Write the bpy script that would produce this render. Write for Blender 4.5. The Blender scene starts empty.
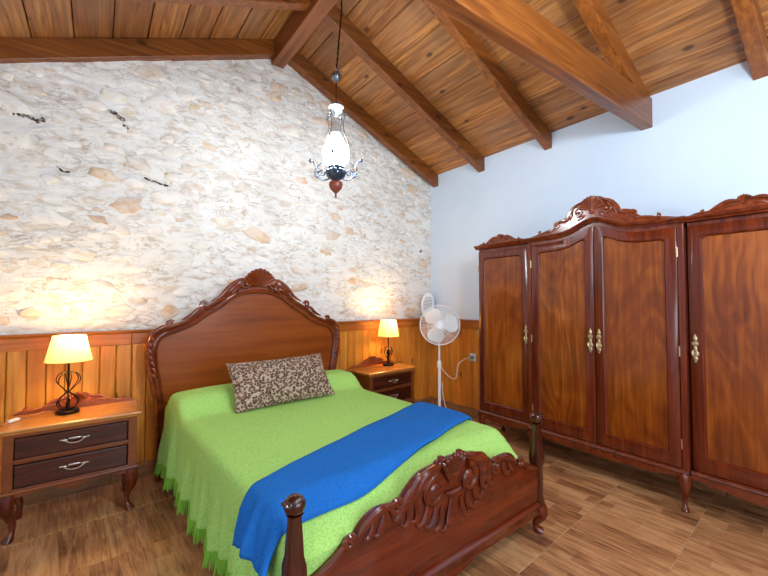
import bpy, math, random
from math import sin, cos, pi, radians, sqrt, exp, floor, atan2
from mathutils import Vector, Matrix, noise as mnoise
random.seed(7)
SC = bpy.context.scene
COL = SC.collection
# ------------------------------------------------------------------ camera, world, light, exposure
cam_d = bpy.data.cameras.new('camera')
cam = bpy.data.objects.new('camera', cam_d); COL.objects.link(cam)
cam_d.sensor_width = 36.0; cam_d.lens = 378.0 / 768.0 * 36.0; cam_d.clip_start = 0.02
YAW = math.atan(287.0 / 378.0); PITCH = math.atan(12.0 / 378.0)
cam.location = (0, 0, 1.3)
cam.rotation_euler = (pi / 2 + PITCH, 0, -YAW)
SC.camera = cam
SC.view_settings.view_transform = 'Standard'
SC.view_settings.look = 'None'
SC.view_settings.gamma = 1.0
SC.view_settings.use_curve_mapping = False
SC.view_settings.exposure = 1.14
world = bpy.data.worlds.new('world'); SC.world = world; world.use_nodes = True
bg = world.node_tree.nodes['Background']
bg.inputs['Color'].default_value = (0.75, 0.87, 1.0, 1); bg.inputs['Strength'].default_value = 1.0

def area_light(name, loc, rot, sx, sy, power, color):
    d = bpy.data.lights.new(name, 'AREA'); d.shape = 'RECTANGLE'; d.size = sx; d.size_y = sy
    d.energy = power; d.color = color
    o = bpy.data.objects.new(name, d); COL.objects.link(o); o.location = loc; o.rotation_euler = rot
    return o
# unseen fill lights, daylight-coloured, set in the two added windows
area_light('front_window_fill', (1.3, -1.46, 1.6), (radians(90), 0, 0), 2.2, 1.5, 16, (0.80, 0.90, 1.0))
area_light('left_window_fill', (-1.36, -0.25, 1.7), (0, radians(-90), 0), 1.2, 1.4, 12, (0.82, 0.91, 1.0))

# ------------------------------------------------------------------ room measures
XR = 3.375                      # right wall face
XL = -1.30                      # left wall face
YF = -1.42                      # front wall face (behind the camera)
def yw(x): return 3.38 + 0.024 * x   # stone wall face (slightly out of square)
RIDGE = 1.33
def zp(x):                      # underside of the ceiling boards
    return 2.87 + 0.43 * (XR - x) if x > RIDGE + 0.02 else 2.955 + 0.42 * (x + 0.52)

# ------------------------------------------------------------------ mesh helper
class MB:
    def __init__(s, xf=None): s.v = []; s.f = []; s.xf = xf
    def add(s, vs, fs):
        b = len(s.v)
        if s.xf: vs = [s.xf(*p) for p in vs]
        s.v += [tuple(p) for p in vs]; s.f += [tuple(i + b for i in f) for f in fs]
    def box(s, x0, x1, y0, y1, z0, z1):
        s.add([(x0,y0,z0),(x1,y0,z0),(x1,y1,z0),(x0,y1,z0),(x0,y0,z1),(x1,y0,z1),(x1,y1,z1),(x0,y1,z1)],
              [(0,3,2,1),(4,5,6,7),(0,1,5,4),(1,2,6,5),(2,3,7,6),(3,0,4,7)])
    def prism(s, poly, t0, t1):          # poly in (a,b); extruded along c; vertex = (a, c, b)
        n = len(poly)
        vs = [(a, t0, b) for a, b in poly] + [(a, t1, b) for a, b in poly]
        fs = [tuple(range(n)), tuple(range(2*n-1, n-1, -1))]
        fs += [(i, i+n, (i+1)%n+n, (i+1)%n) for i in range(n)]
        s.add(vs, fs)
    def strip(s, rows, close=False, cap=False):   # rows: equal-length point lists
        m = len(rows[0]); vs = [p for r in rows for p in r]; fs = []
        for i in range(len(rows)-1):
            for j in range(m if close else m-1):
                k = (j+1) % m
                fs.append((i*m+j, i*m+k, (i+1)*m+k, (i+1)*m+j))
        if cap and close:
            fs.append(tuple(range(m-1, -1, -1))); fs.append(tuple((len(rows)-1)*m+j for j in range(m)))
        s.add(vs, fs)
    def tube(s, pts, r, n=8, flat=1.0, up=None):
        pts = [Vector(p) for p in pts]; k = len(pts)
        if not hasattr(r, '__len__'): r = [r]*k
        rows = []; prev = None
        for i, p in enumerate(pts):
            t = (pts[min(i+1, k-1)] - pts[max(i-1, 0)])
            if t.length < 1e-9: t = Vector((0,0,1))
            t.normalize()
            if prev is None:
                a = Vector((0,1,0)) if abs(t.y) < .9 else Vector((1,0,0))
                if up: a = Vector(up)
            else: a = prev
            a = a - t*a.dot(t)
            if a.length < 1e-6: a = t.orthogonal()
            a.normalize(); prev = a; b = t.cross(a)
            rows.append([tuple(p + (a*cos(2*pi*j/n)*flat + b*sin(2*pi*j/n))*r[i]) for j in range(n)])
        s.strip(rows, close=True, cap=True)
    def lathe(s, prof, n=20, c=(0,0,0)):
        rows = [[(c[0]+r*cos(2*pi*j/n), c[1]+r*sin(2*pi*j/n), c[2]+z) for j in range(n)] for r, z in prof]
        s.strip(rows, close=True, cap=True)
    def ell(s, c, rx, ry, rz, n=12, m=8):
        rows = [[(c[0]+rx*sin(pi*(i+.01)/(m+.02))*cos(2*pi*j/n), c[1]+ry*sin(pi*(i+.01)/(m+.02))*sin(2*pi*j/n), c[2]-rz*cos(pi*i/m)) for j in range(n)] for i in range(m+1)]
        s.strip(rows, close=True, cap=True)
    def build(s, name, mat, parent=None, smooth=True, bevel=0, loc=None, fix=True):
        me = bpy.data.meshes.new(name); me.from_pydata(s.v, [], s.f)
        if fix:
            import bmesh
            bm = bmesh.new(); bm.from_mesh(me); bmesh.ops.recalc_face_normals(bm, faces=bm.faces); bm.to_mesh(me); bm.free()
        me.materials.append(mat)
        if smooth:
            me.polygons.foreach_set('use_smooth', [True]*len(me.polygons))
            try: me.set_sharp_from_angle(angle=radians(40))
            except Exception: pass
        me.update()
        return link(name, me, parent, bevel, loc)
def link(name, me, parent=None, bevel=0, loc=None):
    o = bpy.data.objects.new(name, me); COL.objects.link(o)
    if parent: o.parent = parent
    if loc: o.location = loc
    if bevel:
        m = o.modifiers.new('bevel', 'BEVEL'); m.width = bevel; m.segments = 2; m.limit_method = 'ANGLE'; m.angle_limit = radians(50)
    return o
def tag(o, label, cat, group=None):
    o['label'] = label; o['category'] = cat
    if group: o['group'] = group
    return o
def thing(name, label, cat, loc=(0,0,0), rz=0.0, group=None):
    o = bpy.data.objects.new(name, None); COL.objects.link(o); o.location = loc; o.rotation_euler = (0,0,rz); o.empty_display_size = .1
    return tag(o, label, cat, group)
def structure(o, label, cat):
    o['kind'] = 'structure'; return tag(o, label, cat)
def smooth_poly(pts, n=4):               # Catmull-Rom through an open list of 2D points
    out = []
    for i in range(len(pts)-1):
        p0 = pts[max(i-1,0)]; p1 = pts[i]; p2 = pts[i+1]; p3 = pts[min(i+2,len(pts)-1)]
        for k in range(n):
            t = k/n
            out.append(tuple(.5*((2*p1[d])+(-p0[d]+p2[d])*t+(2*p0[d]-5*p1[d]+4*p2[d]-p3[d])*t*t+(-p0[d]+3*p1[d]-3*p2[d]+p3[d])*t**3) for d in range(len(p1))))
    out.append(tuple(pts[-1])); return out
def resample(pts, n):
    L = [0]
    for i in range(1, len(pts)): L.append(L[-1] + sqrt(sum((pts[i][d]-pts[i-1][d])**2 for d in range(len(pts[0])))))
    out = []; j = 0
    for k in range(n):
        t = L[-1]*k/(n-1)
        while j < len(L)-2 and L[j+1] < t: j += 1
        u = (t-L[j])/max(L[j+1]-L[j], 1e-9); u = min(max(u, 0), 1)
        out.append(tuple(pts[j][d]*(1-u)+pts[j+1][d]*u for d in range(len(pts[0]))))
    return out
def lerp(a, b, t): return a+(b-a)*t
def sstep(a, b, x):
    t = min(max((x-a)/(b-a), 0), 1); return t*t*(3-2*t)

# ------------------------------------------------------------------ materials
def srgb(r, g, b):
    f = lambda c: ((c/255.0+.055)/1.055)**2.4 if c > 10 else c/255.0/12.92
    return (f(r), f(g), f(b), 1.0)
class NT:
    def __init__(s, name):
        s.m = bpy.data.materials.new(name); s.m.use_nodes = True; s.t = s.m.node_tree; s.n = s.t.nodes
        s.b = s.n['Principled BSDF']
    def new(s, typ, **kw):
        n = s.n.new(typ)
        for k, v in kw.items(): setattr(n, k, v)
        return n
    def l(s, a, b): s.t.links.new(a, b)
    def coords(s, rnd=True, scale=(1,1,1)):
        tc = s.new('ShaderNodeTexCoord'); mp = s.new('ShaderNodeMapping'); mp.inputs['Scale'].default_value = scale
        if rnd:
            oi = s.new('ShaderNodeObjectInfo'); mu = s.new('ShaderNodeMath', operation='MULTIPLY'); mu.inputs[1].default_value = 37.0
            s.l(oi.outputs['Random'], mu.inputs[0])
            va = s.new('ShaderNodeVectorMath', operation='ADD'); s.l(tc.outputs['Object'], va.inputs[0]); s.l(mu.outputs[0], va.inputs[1])
            s.l(va.outputs[0], mp.inputs['Vector'])
        else: s.l(tc.outputs['Object'], mp.inputs['Vector'])
        return mp.outputs['Vector']
    def noise(s, vec, scale, detail=4, dist=0.0, rough=.55):
        n = s.new('ShaderNodeTexNoise'); n.inputs['Scale'].default_value = scale; n.inputs['Detail'].default_value = detail
        n.inputs['Distortion'].default_value = dist; n.inputs['Roughness'].default_value = rough
        s.l(vec, n.inputs['Vector']); return n.outputs['Fac']
    def ramp(s, fac, stops):
        r = s.new('ShaderNodeValToRGB'); e = r.color_ramp.elements
        while len(e) < len(stops): e.new(0.5)
        for k, (p, c) in enumerate(stops): e[k].position = p; e[k].color = c
        s.l(fac, r.inputs['Fac']); return r.outputs['Color']
    def mix(s, fac, a, b, mode='MIX'):
        m = s.new('ShaderNodeMix', data_type='RGBA', blend_type=mode)
        if isinstance(fac, float): m.inputs[0].default_value = fac
        else: s.l(fac, m.inputs[0])
        for k, x in ((6, a), (7, b)):
            if isinstance(x, tuple): m.inputs[k].default_value = x
            else: s.l(x, m.inputs[k])
        return m.outputs[2]
    def math(s, op, a, b=None):
        m = s.new('ShaderNodeMath', operation=op)
        for k, x in ((0, a), (1, b)):
            if x is None: continue
            if isinstance(x, (int, float)): m.inputs[k].default_value = x
            else: s.l(x, m.inputs[k])
        return m.outputs[0]
    def bump(s, h, strength, dist=.01, prev=None):
        b = s.new('ShaderNodeBump'); b.inputs['Strength'].default_value = strength; b.inputs['Distance'].default_value = dist
        s.l(h, b.inputs['Height'])
        if prev: s.l(prev, b.inputs['Normal'])
        return b.outputs['Normal']
    def out(s, color, rough=.5, spec=.5, normal=None, **kw):
        if isinstance(color, tuple): s.b.inputs['Base Color'].default_value = color
        else: s.l(color, s.b.inputs['Base Color'])
        if isinstance(rough, (int, float)): s.b.inputs['Roughness'].default_value = rough
        else: s.l(rough, s.b.inputs['Roughness'])
        s.b.inputs['Specular IOR Level'].default_value = spec
        if normal: s.l(normal, s.b.inputs['Normal'])
        for k, v in kw.items(): s.b.inputs[k].default_value = v
        return s.m
def plain(name, c, rough=.5, spec=.5, **kw):
    return NT(name).out(c, rough, spec, **kw)

def wood(name, dark, mid, light, grain=(30, 30, 1.6), rough=.35, spec=.5, knots=False, blotch=None, coat=0.0, rnd=True, tint=.35):
    t = NT(name); v = t.coords(rnd, grain); g = t.noise(v, 1.0, 6, .8, .6)
    base = t.ramp(g, [(.30, dark), (.5, mid), (.72, light)])
    v2 = t.coords(rnd, tuple(max(x*.09, .7) for x in grain)); n2 = t.noise(v2, 1.6, 3, .5)
    base = t.mix(t.math('MULTIPLY', t.ramp(n2, [(.35, (0,0,0,1)), (.7, (1,1,1,1))]), .6), base, blotch or mid)
    if rnd:
        oi = t.new('ShaderNodeObjectInfo')
        base = t.mix(t.math('MULTIPLY', oi.outputs['Random'], tint), base, dark)
    if knots:
        v3 = t.coords(rnd, tuple(2.6 if x > 5 else 1.5 for x in grain)); vo = t.new('ShaderNodeTexVoronoi'); vo.inputs['Scale'].default_value = 2.0; t.l(v3, vo.inputs['Vector'])
        k = t.ramp(vo.outputs['Distance'], [(.06, (1,1,1,1)), (.13, (0,0,0,1))])
        base = t.mix(t.math('MULTIPLY', k, .8), base, tuple(c*.25 for c in dark[:3])+(1,))
    nb = t.bump(g, .12, .004)
    return t.out(base, rough, spec, nb, **({'Coat Weight': coat, 'Coat Roughness': .12} if coat else {}))

M = {}
M['beam'] = wood('beam_wood', srgb(76,38,14), srgb(134,72,24), srgb(178,110,46), (1.8,34,34), .36, .5, True, srgb(150,84,28))
M['ridge'] = wood('ridge_wood', srgb(78,40,18), srgb(128,70,28), srgb(170,104,50), (26,1.4,26), .38, .5, True, srgb(150,84,36))
M['plank'] = wood('ceiling_board_wood', srgb(92,48,20), srgb(174,106,46), srgb(222,160,86), (34,1.8,34), .40, .5, True, srgb(150,116,84), tint=.62)
M['deck'] = plain('roof_deck', srgb(52,30,16), .8, .2)
M['pine'] = wood('wainscot_pine', srgb(172,98,26), srgb(208,140,46), srgb(228,168,74), (26,26,1.5), .34, .5, True, srgb(216,136,50), tint=.3)
M['rail'] = wood('wainscot_rail', srgb(140,72,22), srgb(176,100,34), srgb(204,130,54), (1.5,26,26), .34, .5, False, srgb(180,104,36), tint=.2)
M['mahog'] = wood('mahogany', srgb(54,17,8), srgb(94,33,13), srgb(126,52,20), (22,22,1.8), .22, .5, False, srgb(102,37,14), coat=.22, rnd=False)
M['mahog_x'] = wood('mahogany_long_grain', srgb(60,20,9), srgb(102,38,15), srgb(134,58,22), (1.8,22,22), .22, .6, False, srgb(110,42,16), coat=.35, rnd=False)
M['bedwood'] = wood('bed_walnut', srgb(50,13,5), srgb(94,30,8), srgb(124,48,14), (1.6,20,20), .2, .5, False, srgb(102,34,9), coat=.3, rnd=False)
M['headpanel'] = wood('headboard_veneer', srgb(118,52,12), srgb(142,68,15), srgb(158,82,22), (1.2,18,18), .28, .4, False, srgb(150,70,16), coat=.12, rnd=False)
M['shaded_postwood'] = wood('shaded_post_walnut', srgb(34,10,5), srgb(62,20,8), srgb(86,32,12), (20,20,1.6), .18, .5, False, srgb(66,22,8), coat=.3, rnd=False)  # darker copy of the bed walnut; shade on the posts put into the colour
M['gallery'] = wood('gallery_wood', srgb(100,40,14), srgb(150,68,24), srgb(182,98,42), (2,24,24), .28, .5, coat=.2)
M['headframe'] = wood('headboard_frame_walnut', srgb(72,26,10), srgb(118,48,18), srgb(150,72,30), (2,20,20), .2, .55, False, srgb(126,54,20), coat=.3, rnd=False)
M['darkdrawer'] = wood('drawer_front_wood', srgb(40,14,8), srgb(66,24,13), srgb(92,38,18), (1.6,24,24), .22, .6, coat=.3)
M['nswood'] = wood('nightstand_wood', srgb(86,38,14), srgb(132,66,24), srgb(164,92,40), (1.6,24,24), .28, .55, coat=.2)
M['nstop'] = wood('nightstand_top_wood', srgb(152,88,34), srgb(186,118,50), srgb(208,144,72), (1.6,26,26), .26, .55, coat=.2)

def veneer():
    t = NT('figured_walnut_veneer'); v = t.coords(True, (1.0, 2.2, .75))
    n = t.noise(v, 1.15, 3, 1.3, .45)
    fig = t.math('MULTIPLY_ADD', t.math('SINE', t.math('MULTIPLY', n, 46.0)), .5); fig.node.inputs[2].default_value = .5
    v2 = t.coords(True, (40, 40, 2.2)); g = t.noise(v2, 1.0, 5, .5)
    v3 = t.coords(True, (1.2, 1.6, .9)); big = t.noise(v3, 1.5, 3, .6)
    f = t.math('ADD', t.math('MULTIPLY', fig, .09), t.math('ADD', t.math('MULTIPLY', g, .42), t.math('MULTIPLY', big, .50)))
    c = t.ramp(f, [(.30, srgb(80,30,9)), (.48, srgb(124,58,14)), (.62, srgb(152,80,22)), (.80, srgb(180,108,40))])
    return t.out(c, .22, .45, t.bump(g, .05, .003), **{'Coat Weight': .15, 'Coat Roughness': .08})
M['veneer'] = veneer()

def stone_wall():
    t = NT('whitewashed_stone_wall'); v = t.coords(False, (1, 1, 1)); vs = t.coords(False, (3.2, 3.2, 8.0))
    n1 = t.noise(v, 3.0, 5, .6); n2 = t.noise(vs, 2.4, 8, .8, .65); n3 = t.noise(v, 55, 4)
    c = t.ramp(n1, [(.30, srgb(230,227,221)), (.52, srgb(242,241,238)), (.7, srgb(248,248,247))])
    tan = t.ramp(n2, [(.32, srgb(184,152,112)), (.42, srgb(214,192,162)), (.49, srgb(245,241,235))])
    c = t.mix(.46, c, tan)
    crev = t.ramp(n2, [(.24, (1,1,1,1)), (.33, (0,0,0,1))])
    c = t.mix(t.math('MULTIPLY', crev, .7), c, srgb(128,108,88))
    v4 = t.coords(False, (5.5, 5.5, 15)); n4 = t.noise(v4, 1.3, 4, 1.0); line = t.ramp(n4, [(.455, (0,0,0,1)), (.485, (1,1,1,1)), (.50, (1,1,1,1)), (.53, (0,0,0,1))])
    msk = t.ramp(t.noise(v, 5.0, 3), [(.42, (0,0,0,1)), (.62, (1,1,1,1))])
    c = t.mix(t.math('MULTIPLY', t.math('MULTIPLY', line, msk), .55), c, srgb(150,128,104))  # thin lines of crevice dirt that also paint in the weak relief shading
    nb = t.bump(n2, .8, .03); nb = t.bump(n3, .35, .008, nb)
    return t.out(c, .9, .15, nb)
M['stonewall'] = stone_wall()
def stones(name='wall_stone', wf=.92, cols=None):
    t = NT(name); oi = t.new('ShaderNodeObjectInfo'); v = t.coords(True, (1, 1, 1.6))
    base = t.ramp(oi.outputs['Random'], cols or [(0, srgb(214,190,158)), (.22, srgb(228,214,192)), (.42, srgb(205,180,148)), (.60, srgb(224,216,206)), (.80, srgb(196,162,124)), (.94, srgb(202,196,190))])
    n = t.noise(v, 16, 6, .5, .65); n2 = t.noise(v, 6, 5, .6)
    wash = t.ramp(n2, [(.28, (0,0,0,1)), (.54, (1,1,1,1))])
    c = t.mix(t.math('MULTIPLY', wash, wf), base, srgb(245,241,235))
    spots = t.ramp(n, [(.28, (1,1,1,1)), (.40, (0,0,0,1))])
    c = t.mix(t.math('MULTIPLY', spots, .55), c, srgb(140,108,80))
    return t.out(c, .9, .15, t.bump(n, .6, .015))
M['stone'] = stones()
M['tanstone'] = stones('tan_wall_stone', .55, [(0, srgb(214,172,118)), (.3, srgb(204,158,104)), (.6, srgb(216,182,134)), (.85, srgb(198,156,118))])
def darkstone():
    t = NT('dark_stone'); v = t.coords(True); n = t.noise(v, 30, 5, .6)
    return t.out(t.ramp(n, [(.38, srgb(48,46,46)), (.52, srgb(104,96,88)), (.64, srgb(205,195,182))]), .85, .2, t.bump(n, .7, .015))
M['darkstone'] = darkstone()
def plaster():
    t = NT('white_plaster'); v = t.coords(False); n = t.noise(v, 2.0, 3); n2 = t.noise(v, 40, 4)
    return t.out(t.ramp(n, [(.3, srgb(210,227,245)), (.7, srgb(216,232,249))]), .85, .2, t.bump(n2, .08, .004))
M['plaster'] = plaster()
def tile():
    t = NT('wood_look_floor_tile'); tc = t.new('ShaderNodeTexCoord'); sp = t.new('ShaderNodeSeparateXYZ'); t.l(tc.outputs['Object'], sp.inputs[0])
    oi = t.new('ShaderNodeObjectInfo')
    ix = t.math('FLOOR', t.math('DIVIDE', sp.outputs[0], .0928))
    off = t.math('FLOOR', t.math('DIVIDE', t.math('ADD', sp.outputs[1], t.math('MULTIPLY', ix, .137)), .31))
    cb = t.new('ShaderNodeCombineXYZ'); t.l(ix, cb.inputs[0]); t.l(off, cb.inputs[1]); t.l(t.math('MULTIPLY', oi.outputs['Random'], 91.0), cb.inputs[2])
    wn = t.new('ShaderNodeTexWhiteNoise', noise_dimensions='3D'); t.l(cb.outputs[0], wn.inputs['Vector'])
    v = t.coords(True, (46, 3.4, 1)); g = t.noise(v, 1.0, 7, 1.1, .65); v2 = t.coords(True, (5, 2.2, 1)); n2 = t.noise(v2, 1.4, 5, .8)
    f = t.math('ADD', t.math('MULTIPLY', wn.outputs['Value'], .12), t.math('ADD', t.math('MULTIPLY', g, .62), t.math('MULTIPLY', n2, .30)))
    c = t.ramp(f, [(.34, srgb(92,54,34)), (.46, srgb(160,108,70)), (.58, srgb(204,150,102)), (.74, srgb(226,182,136))])
    return t.out(c, .30, .5, t.bump(g, .10, .003))
M['tile'] = tile()
M['grout'] = plain('floor_grout', srgb(196,164,128), .8, .2)
M['basetile'] = wood('baseboard_tile', srgb(120,78,46), srgb(160,112,70), srgb(188,142,96), (2,20,20), .35, .5)
def weave(name, cdark, cmid, clight, scale, bump, rough=.9, sheen=.3):
    t = NT(name); v = t.coords(False); vo = t.new('ShaderNodeTexVoronoi'); vo.inputs['Scale'].default_value = scale; t.l(v, vo.inputs['Vector'])
    n = t.noise(v, 5.0, 4); n3 = t.noise(v, scale*1.3, 3)
    c = t.ramp(vo.outputs['Distance'], [(0.0, clight), (.45, cmid), (.75, cdark)])
    c = t.mix(t.math('MULTIPLY', n, .25), c, clight)
    h = t.math('SUBTRACT', 1.0, vo.outputs['Distance'])
    nb = t.bump(h, bump, .006); nb = t.bump(n3, bump*.6, .004, nb)
    return t.out(c, rough, .12, nb)
M['green'] = weave('green_bedspread_weave', srgb(156,208,98), srgb(178,226,122), srgb(186,232,132), 150, .3)
M['fringe'] = plain('green_fringe_yarn', srgb(138,196,72), .95, .1)
M['blue'] = weave('blue_fleece', srgb(24,94,176), srgb(36,112,196), srgb(48,124,206), 300, .12, 1.0, .5)
def leopard():
    t = NT('leopard_print_fabric'); v = t.coords(False, (1, 1, 1)); n = t.noise(v, 40, 2); 
    va = t.new('ShaderNodeVectorMath', operation='MULTIPLY_ADD'); t.l(v, va.inputs[0]); va.inputs[1].default_value = (1,1,1)
    sc = t.new('ShaderNodeVectorMath', operation='SCALE'); sc.inputs['Scale'].default_value = .008
    nz = t.new('ShaderNodeTexNoise'); nz.inputs['Scale'].default_value = 60; t.l(v, nz.inputs['Vector']); t.l(nz.outputs['Color'], sc.inputs[0]); t.l(sc.outputs[0], va.inputs[2])
    vo = t.new('ShaderNodeTexVoronoi'); vo.inputs['Scale'].default_value = 62; t.l(va.outputs[0], vo.inputs['Vector'])
    c = t.ramp(vo.outputs['Distance'], [(.12, srgb(166,128,98)), (.26, srgb(128,92,70)), (.36, srgb(60,42,36)), (.47, srgb(78,56,48)), (.60, srgb(176,150,130)), (.8, srgb(192,170,152))])
    return t.out(c, .85, .2, t.bump(n, .2, .004))
M['leopard'] = leopard()
M['iron'] = plain('dark_wrought_iron', srgb(44,30,22), .35, .5, Metallic=.8)
M['pewter'] = plain('pewter_metal', srgb(120,124,130), .3, .5, Metallic=.9)
M['brass'] = plain('aged_brass', srgb(190,170,130), .3, .5, Metallic=.9)
M['silver'] = plain('silvered_handle', srgb(205,198,186), .25, .5, Metallic=.95)
M['whiteplastic'] = plain('white_plastic', srgb(238,240,242), .35, .5)
M['greyplastic'] = plain('grey_plastic', srgb(150,154,158), .5, .4)
M['blade'] = plain('fan_blade_plastic', srgb(240,240,238), .4, .5)
M['cable'] = plain('white_cable', srgb(228,222,212), .5, .4)
M['darkcable'] = plain('dark_cable', srgb(50,32,24), .6, .3)
M['cordcable'] = plain('brown_clear_cable', srgb(170,110,70), .4, .5)
M['redceramic'] = plain('reddish_brown_ceramic', srgb(128,62,48), .25, .6)
def shade(name, col, tr=.55):
    t = NT(name); di = t.new('ShaderNodeBsdfDiffuse'); tl = t.new('ShaderNodeBsdfTranslucent'); mx = t.new('ShaderNodeMixShader')
    di.inputs['Color'].default_value = col; tl.inputs['Color'].default_value = col; mx.inputs[0].default_value = tr
    t.l(di.outputs[0], mx.inputs[1]); t.l(tl.outputs[0], mx.inputs[2]); t.l(mx.outputs[0], t.n['Material Output'].inputs['Surface']); return t.m
M['shade'] = shade('cream_lamp_shade', srgb(244,206,148), .34)
def emit(name, col, s):
    t = NT(name); e = t.new('ShaderNodeEmission'); e.inputs['Color'].default_value = col; e.inputs['Strength'].default_value = s
    t.l(e.outputs[0], t.n['Material Output'].inputs['Surface']); return t.m
M['globe'] = emit('lit_frosted_glass', (0.86, .94, 1.0, 1), 46.0)
M['globe2'] = emit('brightly_lit_frosted_glass', (0.84, .93, 1.0, 1), 150.0)
def glass():
    t = NT('thin_clear_glass'); tr = t.new('ShaderNodeBsdfTransparent'); gl = t.new('ShaderNodeBsdfGlossy'); gl.inputs['Roughness'].default_value = .08; mx = t.new('ShaderNodeMixShader')
    mx.inputs[0].default_value = .18; tr.inputs['Color'].default_value = (.93,.96,.98,1)
    t.l(tr.outputs[0], mx.inputs[1]); t.l(gl.outputs[0], mx.inputs[2]); t.l(mx.outputs[0], t.n['Material Output'].inputs['Surface']); return t.m
M['glass'] = glass()
M['smoke'] = plain('grey_enamel', srgb(150,160,172), .25, .5)
M['bluemetal'] = plain('blue_grey_iron', srgb(62,72,88), .35, .5, Metallic=.5)
M['bulb'] = emit('lit_bulb', (1.0, .72, .38, 1), 12.0)

# ------------------------------------------------------------------ floor
def clip_poly(poly, x0, x1, y0, y1):
    for ax, val, sgn in ((0,x0,1),(0,x1,-1),(1,y0,1),(1,y1,-1)):
        out = []
        for i in range(len(poly)):
            a = poly[i]; b = poly[(i+1) % len(poly)]; da = (a[ax]-val)*sgn; db = (b[ax]-val)*sgn
            if da >= 0: out.append(a)
            if da*db < 0:
                t = da/(da-db); out.append((a[0]+(b[0]-a[0])*t, a[1]+(b[1]-a[1])*t))
        poly = out
        if len(poly) < 3: return []
    return poly
mb = MB(); mb.box(XL, XR, YF, 3.42, -.12, -.003)
floor_o = structure(mb.build('floor', M['grout'], smooth=False), 'floor of square wood-look tiles with pale grout lines', 'floor')
TS = .464; TR = radians(3.3); tx0, ty0 = -.108, 2.70 - 4*TS - .33
shared = None
for i in range(-5, 11):
    for j in range(-8, 9):
        def wpt(a, b): return (tx0 + a*cos(TR) - b*sin(TR), ty0 + a*sin(TR) + b*cos(TR))
        g = .0016
        loc4 = [(g, g), (TS-g, g), (TS-g, TS-g), (g, TS-g)]
        wp = [wpt(i*TS+a, j*TS+b) for a, b in loc4]
        cp = clip_poly(wp, XL, XR, YF, 3.40)
        if not cp: continue
        ox, oy = wpt(i*TS, j*TS)
        def inv(p): dx, dy = p[0]-ox, p[1]-oy; return (dx*cos(TR)+dy*sin(TR), -dx*sin(TR)+dy*cos(TR))
        full = len(cp) == 4 and all(abs(a[0]-b[0])+abs(a[1]-b[1]) < 1e-6 for a, b in zip(cp, wp))
        if full and shared: o = link('tile', shared, floor_o)
        else:
            lp = [inv(p) for p in cp]
            ar = abs(sum(lp[k][0]*lp[(k+1)%len(lp)][1]-lp[(k+1)%len(lp)][0]*lp[k][1] for k in range(len(lp))))/2
            if ar < .002: continue
            t = MB(); n = len(lp)
            cxm = sum(p[0] for p in lp)/n; cym = sum(p[1] for p in lp)/n
            inn = [(lerp(p[0], cxm, .012), lerp(p[1], cym, .012)) for p in lp]
            t.add([(p[0], p[1], -.0028) for p in lp]+[(p[0], p[1], -.0015) for p in lp]+[(p[0], p[1], 0) for p in inn],
                  [(k, (k+1)%n, n+(k+1)%n, n+k) for k in range(n)]+[(n+k, n+(k+1)%n, 2*n+(k+1)%n, 2*n+k) for k in range(n)]+[tuple(2*n+k for k in range(n))])
            o = t.build('tile', M['tile'], floor_o, smooth=False)
            if full: shared = o.data
        o.location = (ox, oy, 0); o.rotation_euler = (0, 0, TR)

# ------------------------------------------------------------------ walls
WX = radians(0) + math.atan(.024)
# stone wall: rough mortar surface (grid) with the stones set in it as pieces of their own
NX, NZ = 300, 190
rows = []
def mort(x, z):
    d = mnoise.fractal(Vector((x*2.2, 1.7, z*3.2)), 1.0, 2.0, 5)*.014
    d += mnoise.noise(Vector((x*9, 4.1, z*24)))*.010 + mnoise.noise(Vector((x*20, 9.1, z*52)))*.007
    return max(-.03, min(.03, d))
for k in range(NZ+1):
    r = []
    for i in range(NX+1):
        x = XL + (XR-XL)*i/NX; z = (zp(x)+.015)*k/NZ
        y = yw(x) - (mort(x, z) if z > 1.0 else 0.0)
        r.append((x, y, z))
    rows.append(r)
mb = MB(); mb.strip(rows)
rb = [[(XL, yw(XL)+.25, 0), (XR, yw(XR)+.25, 0)], [(XL, yw(XL)+.25, zp(XL)), (XR, yw(XR)+.25, zp(XR))]]
mb.strip(rb)
wall_back = structure(mb.build('wall_back', M['stonewall'], fix=False), 'whitewashed rough stone gable wall behind the bed', 'wall')
for p in wall_back.data.polygons: pass
wall_back.data.flip_normals() if wall_back.data.polygons[NX*NZ//2].normal.y > 0 else None
# stones
def stone_mesh(w, h, d, rnd, n=13):
    prof = [(1.0, .006), (.90, -.35*d), (.62, -.85*d), (.25, -1.0*d)]
    ph = [rnd.uniform(.62, 1.20) for _ in range(n)]
    rr = []
    for fr, dy in prof:
        ring = []
        for j in range(n):
            a = 2*pi*j/n; e = (abs(cos(a))**2.6+abs(sin(a))**2.6)**(-1/2.6)
            q = ph[j]*fr*e
            ring.append((w*.5*q*cos(a), dy + rnd.uniform(-.16, .16)*d*(fr < .95), h*.5*q*sin(a)))
        rr.append(ring)
    m = MB(); m.strip(rr, close=True)
    m.add([(0, -1.05*d, 0)]+rr[-1], [(0, 1+j, 1+(j+1) % n) for j in range(n)])
    return m
rs = random.Random(21); placed = []
tries = 0
while len(placed) < 288 and tries < 60000:
    tries += 1
    x = rs.uniform(XL*.45, XR-.06); z = rs.uniform(1.13, 3.55)
    if z > zp(x) - .17: continue
    k = rs.random(); w = rs.uniform(.07, .15) if k < .55 else rs.uniform(.14, .27); h = w*rs.uniform(.38, .72); h = min(h, .13)
    if any(abs(x-a) < (w+c)*.50 and abs(z-b) < (h+e)*.54 for a, b, c, e in placed): continue
    placed.append((x, z, w, h))
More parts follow.
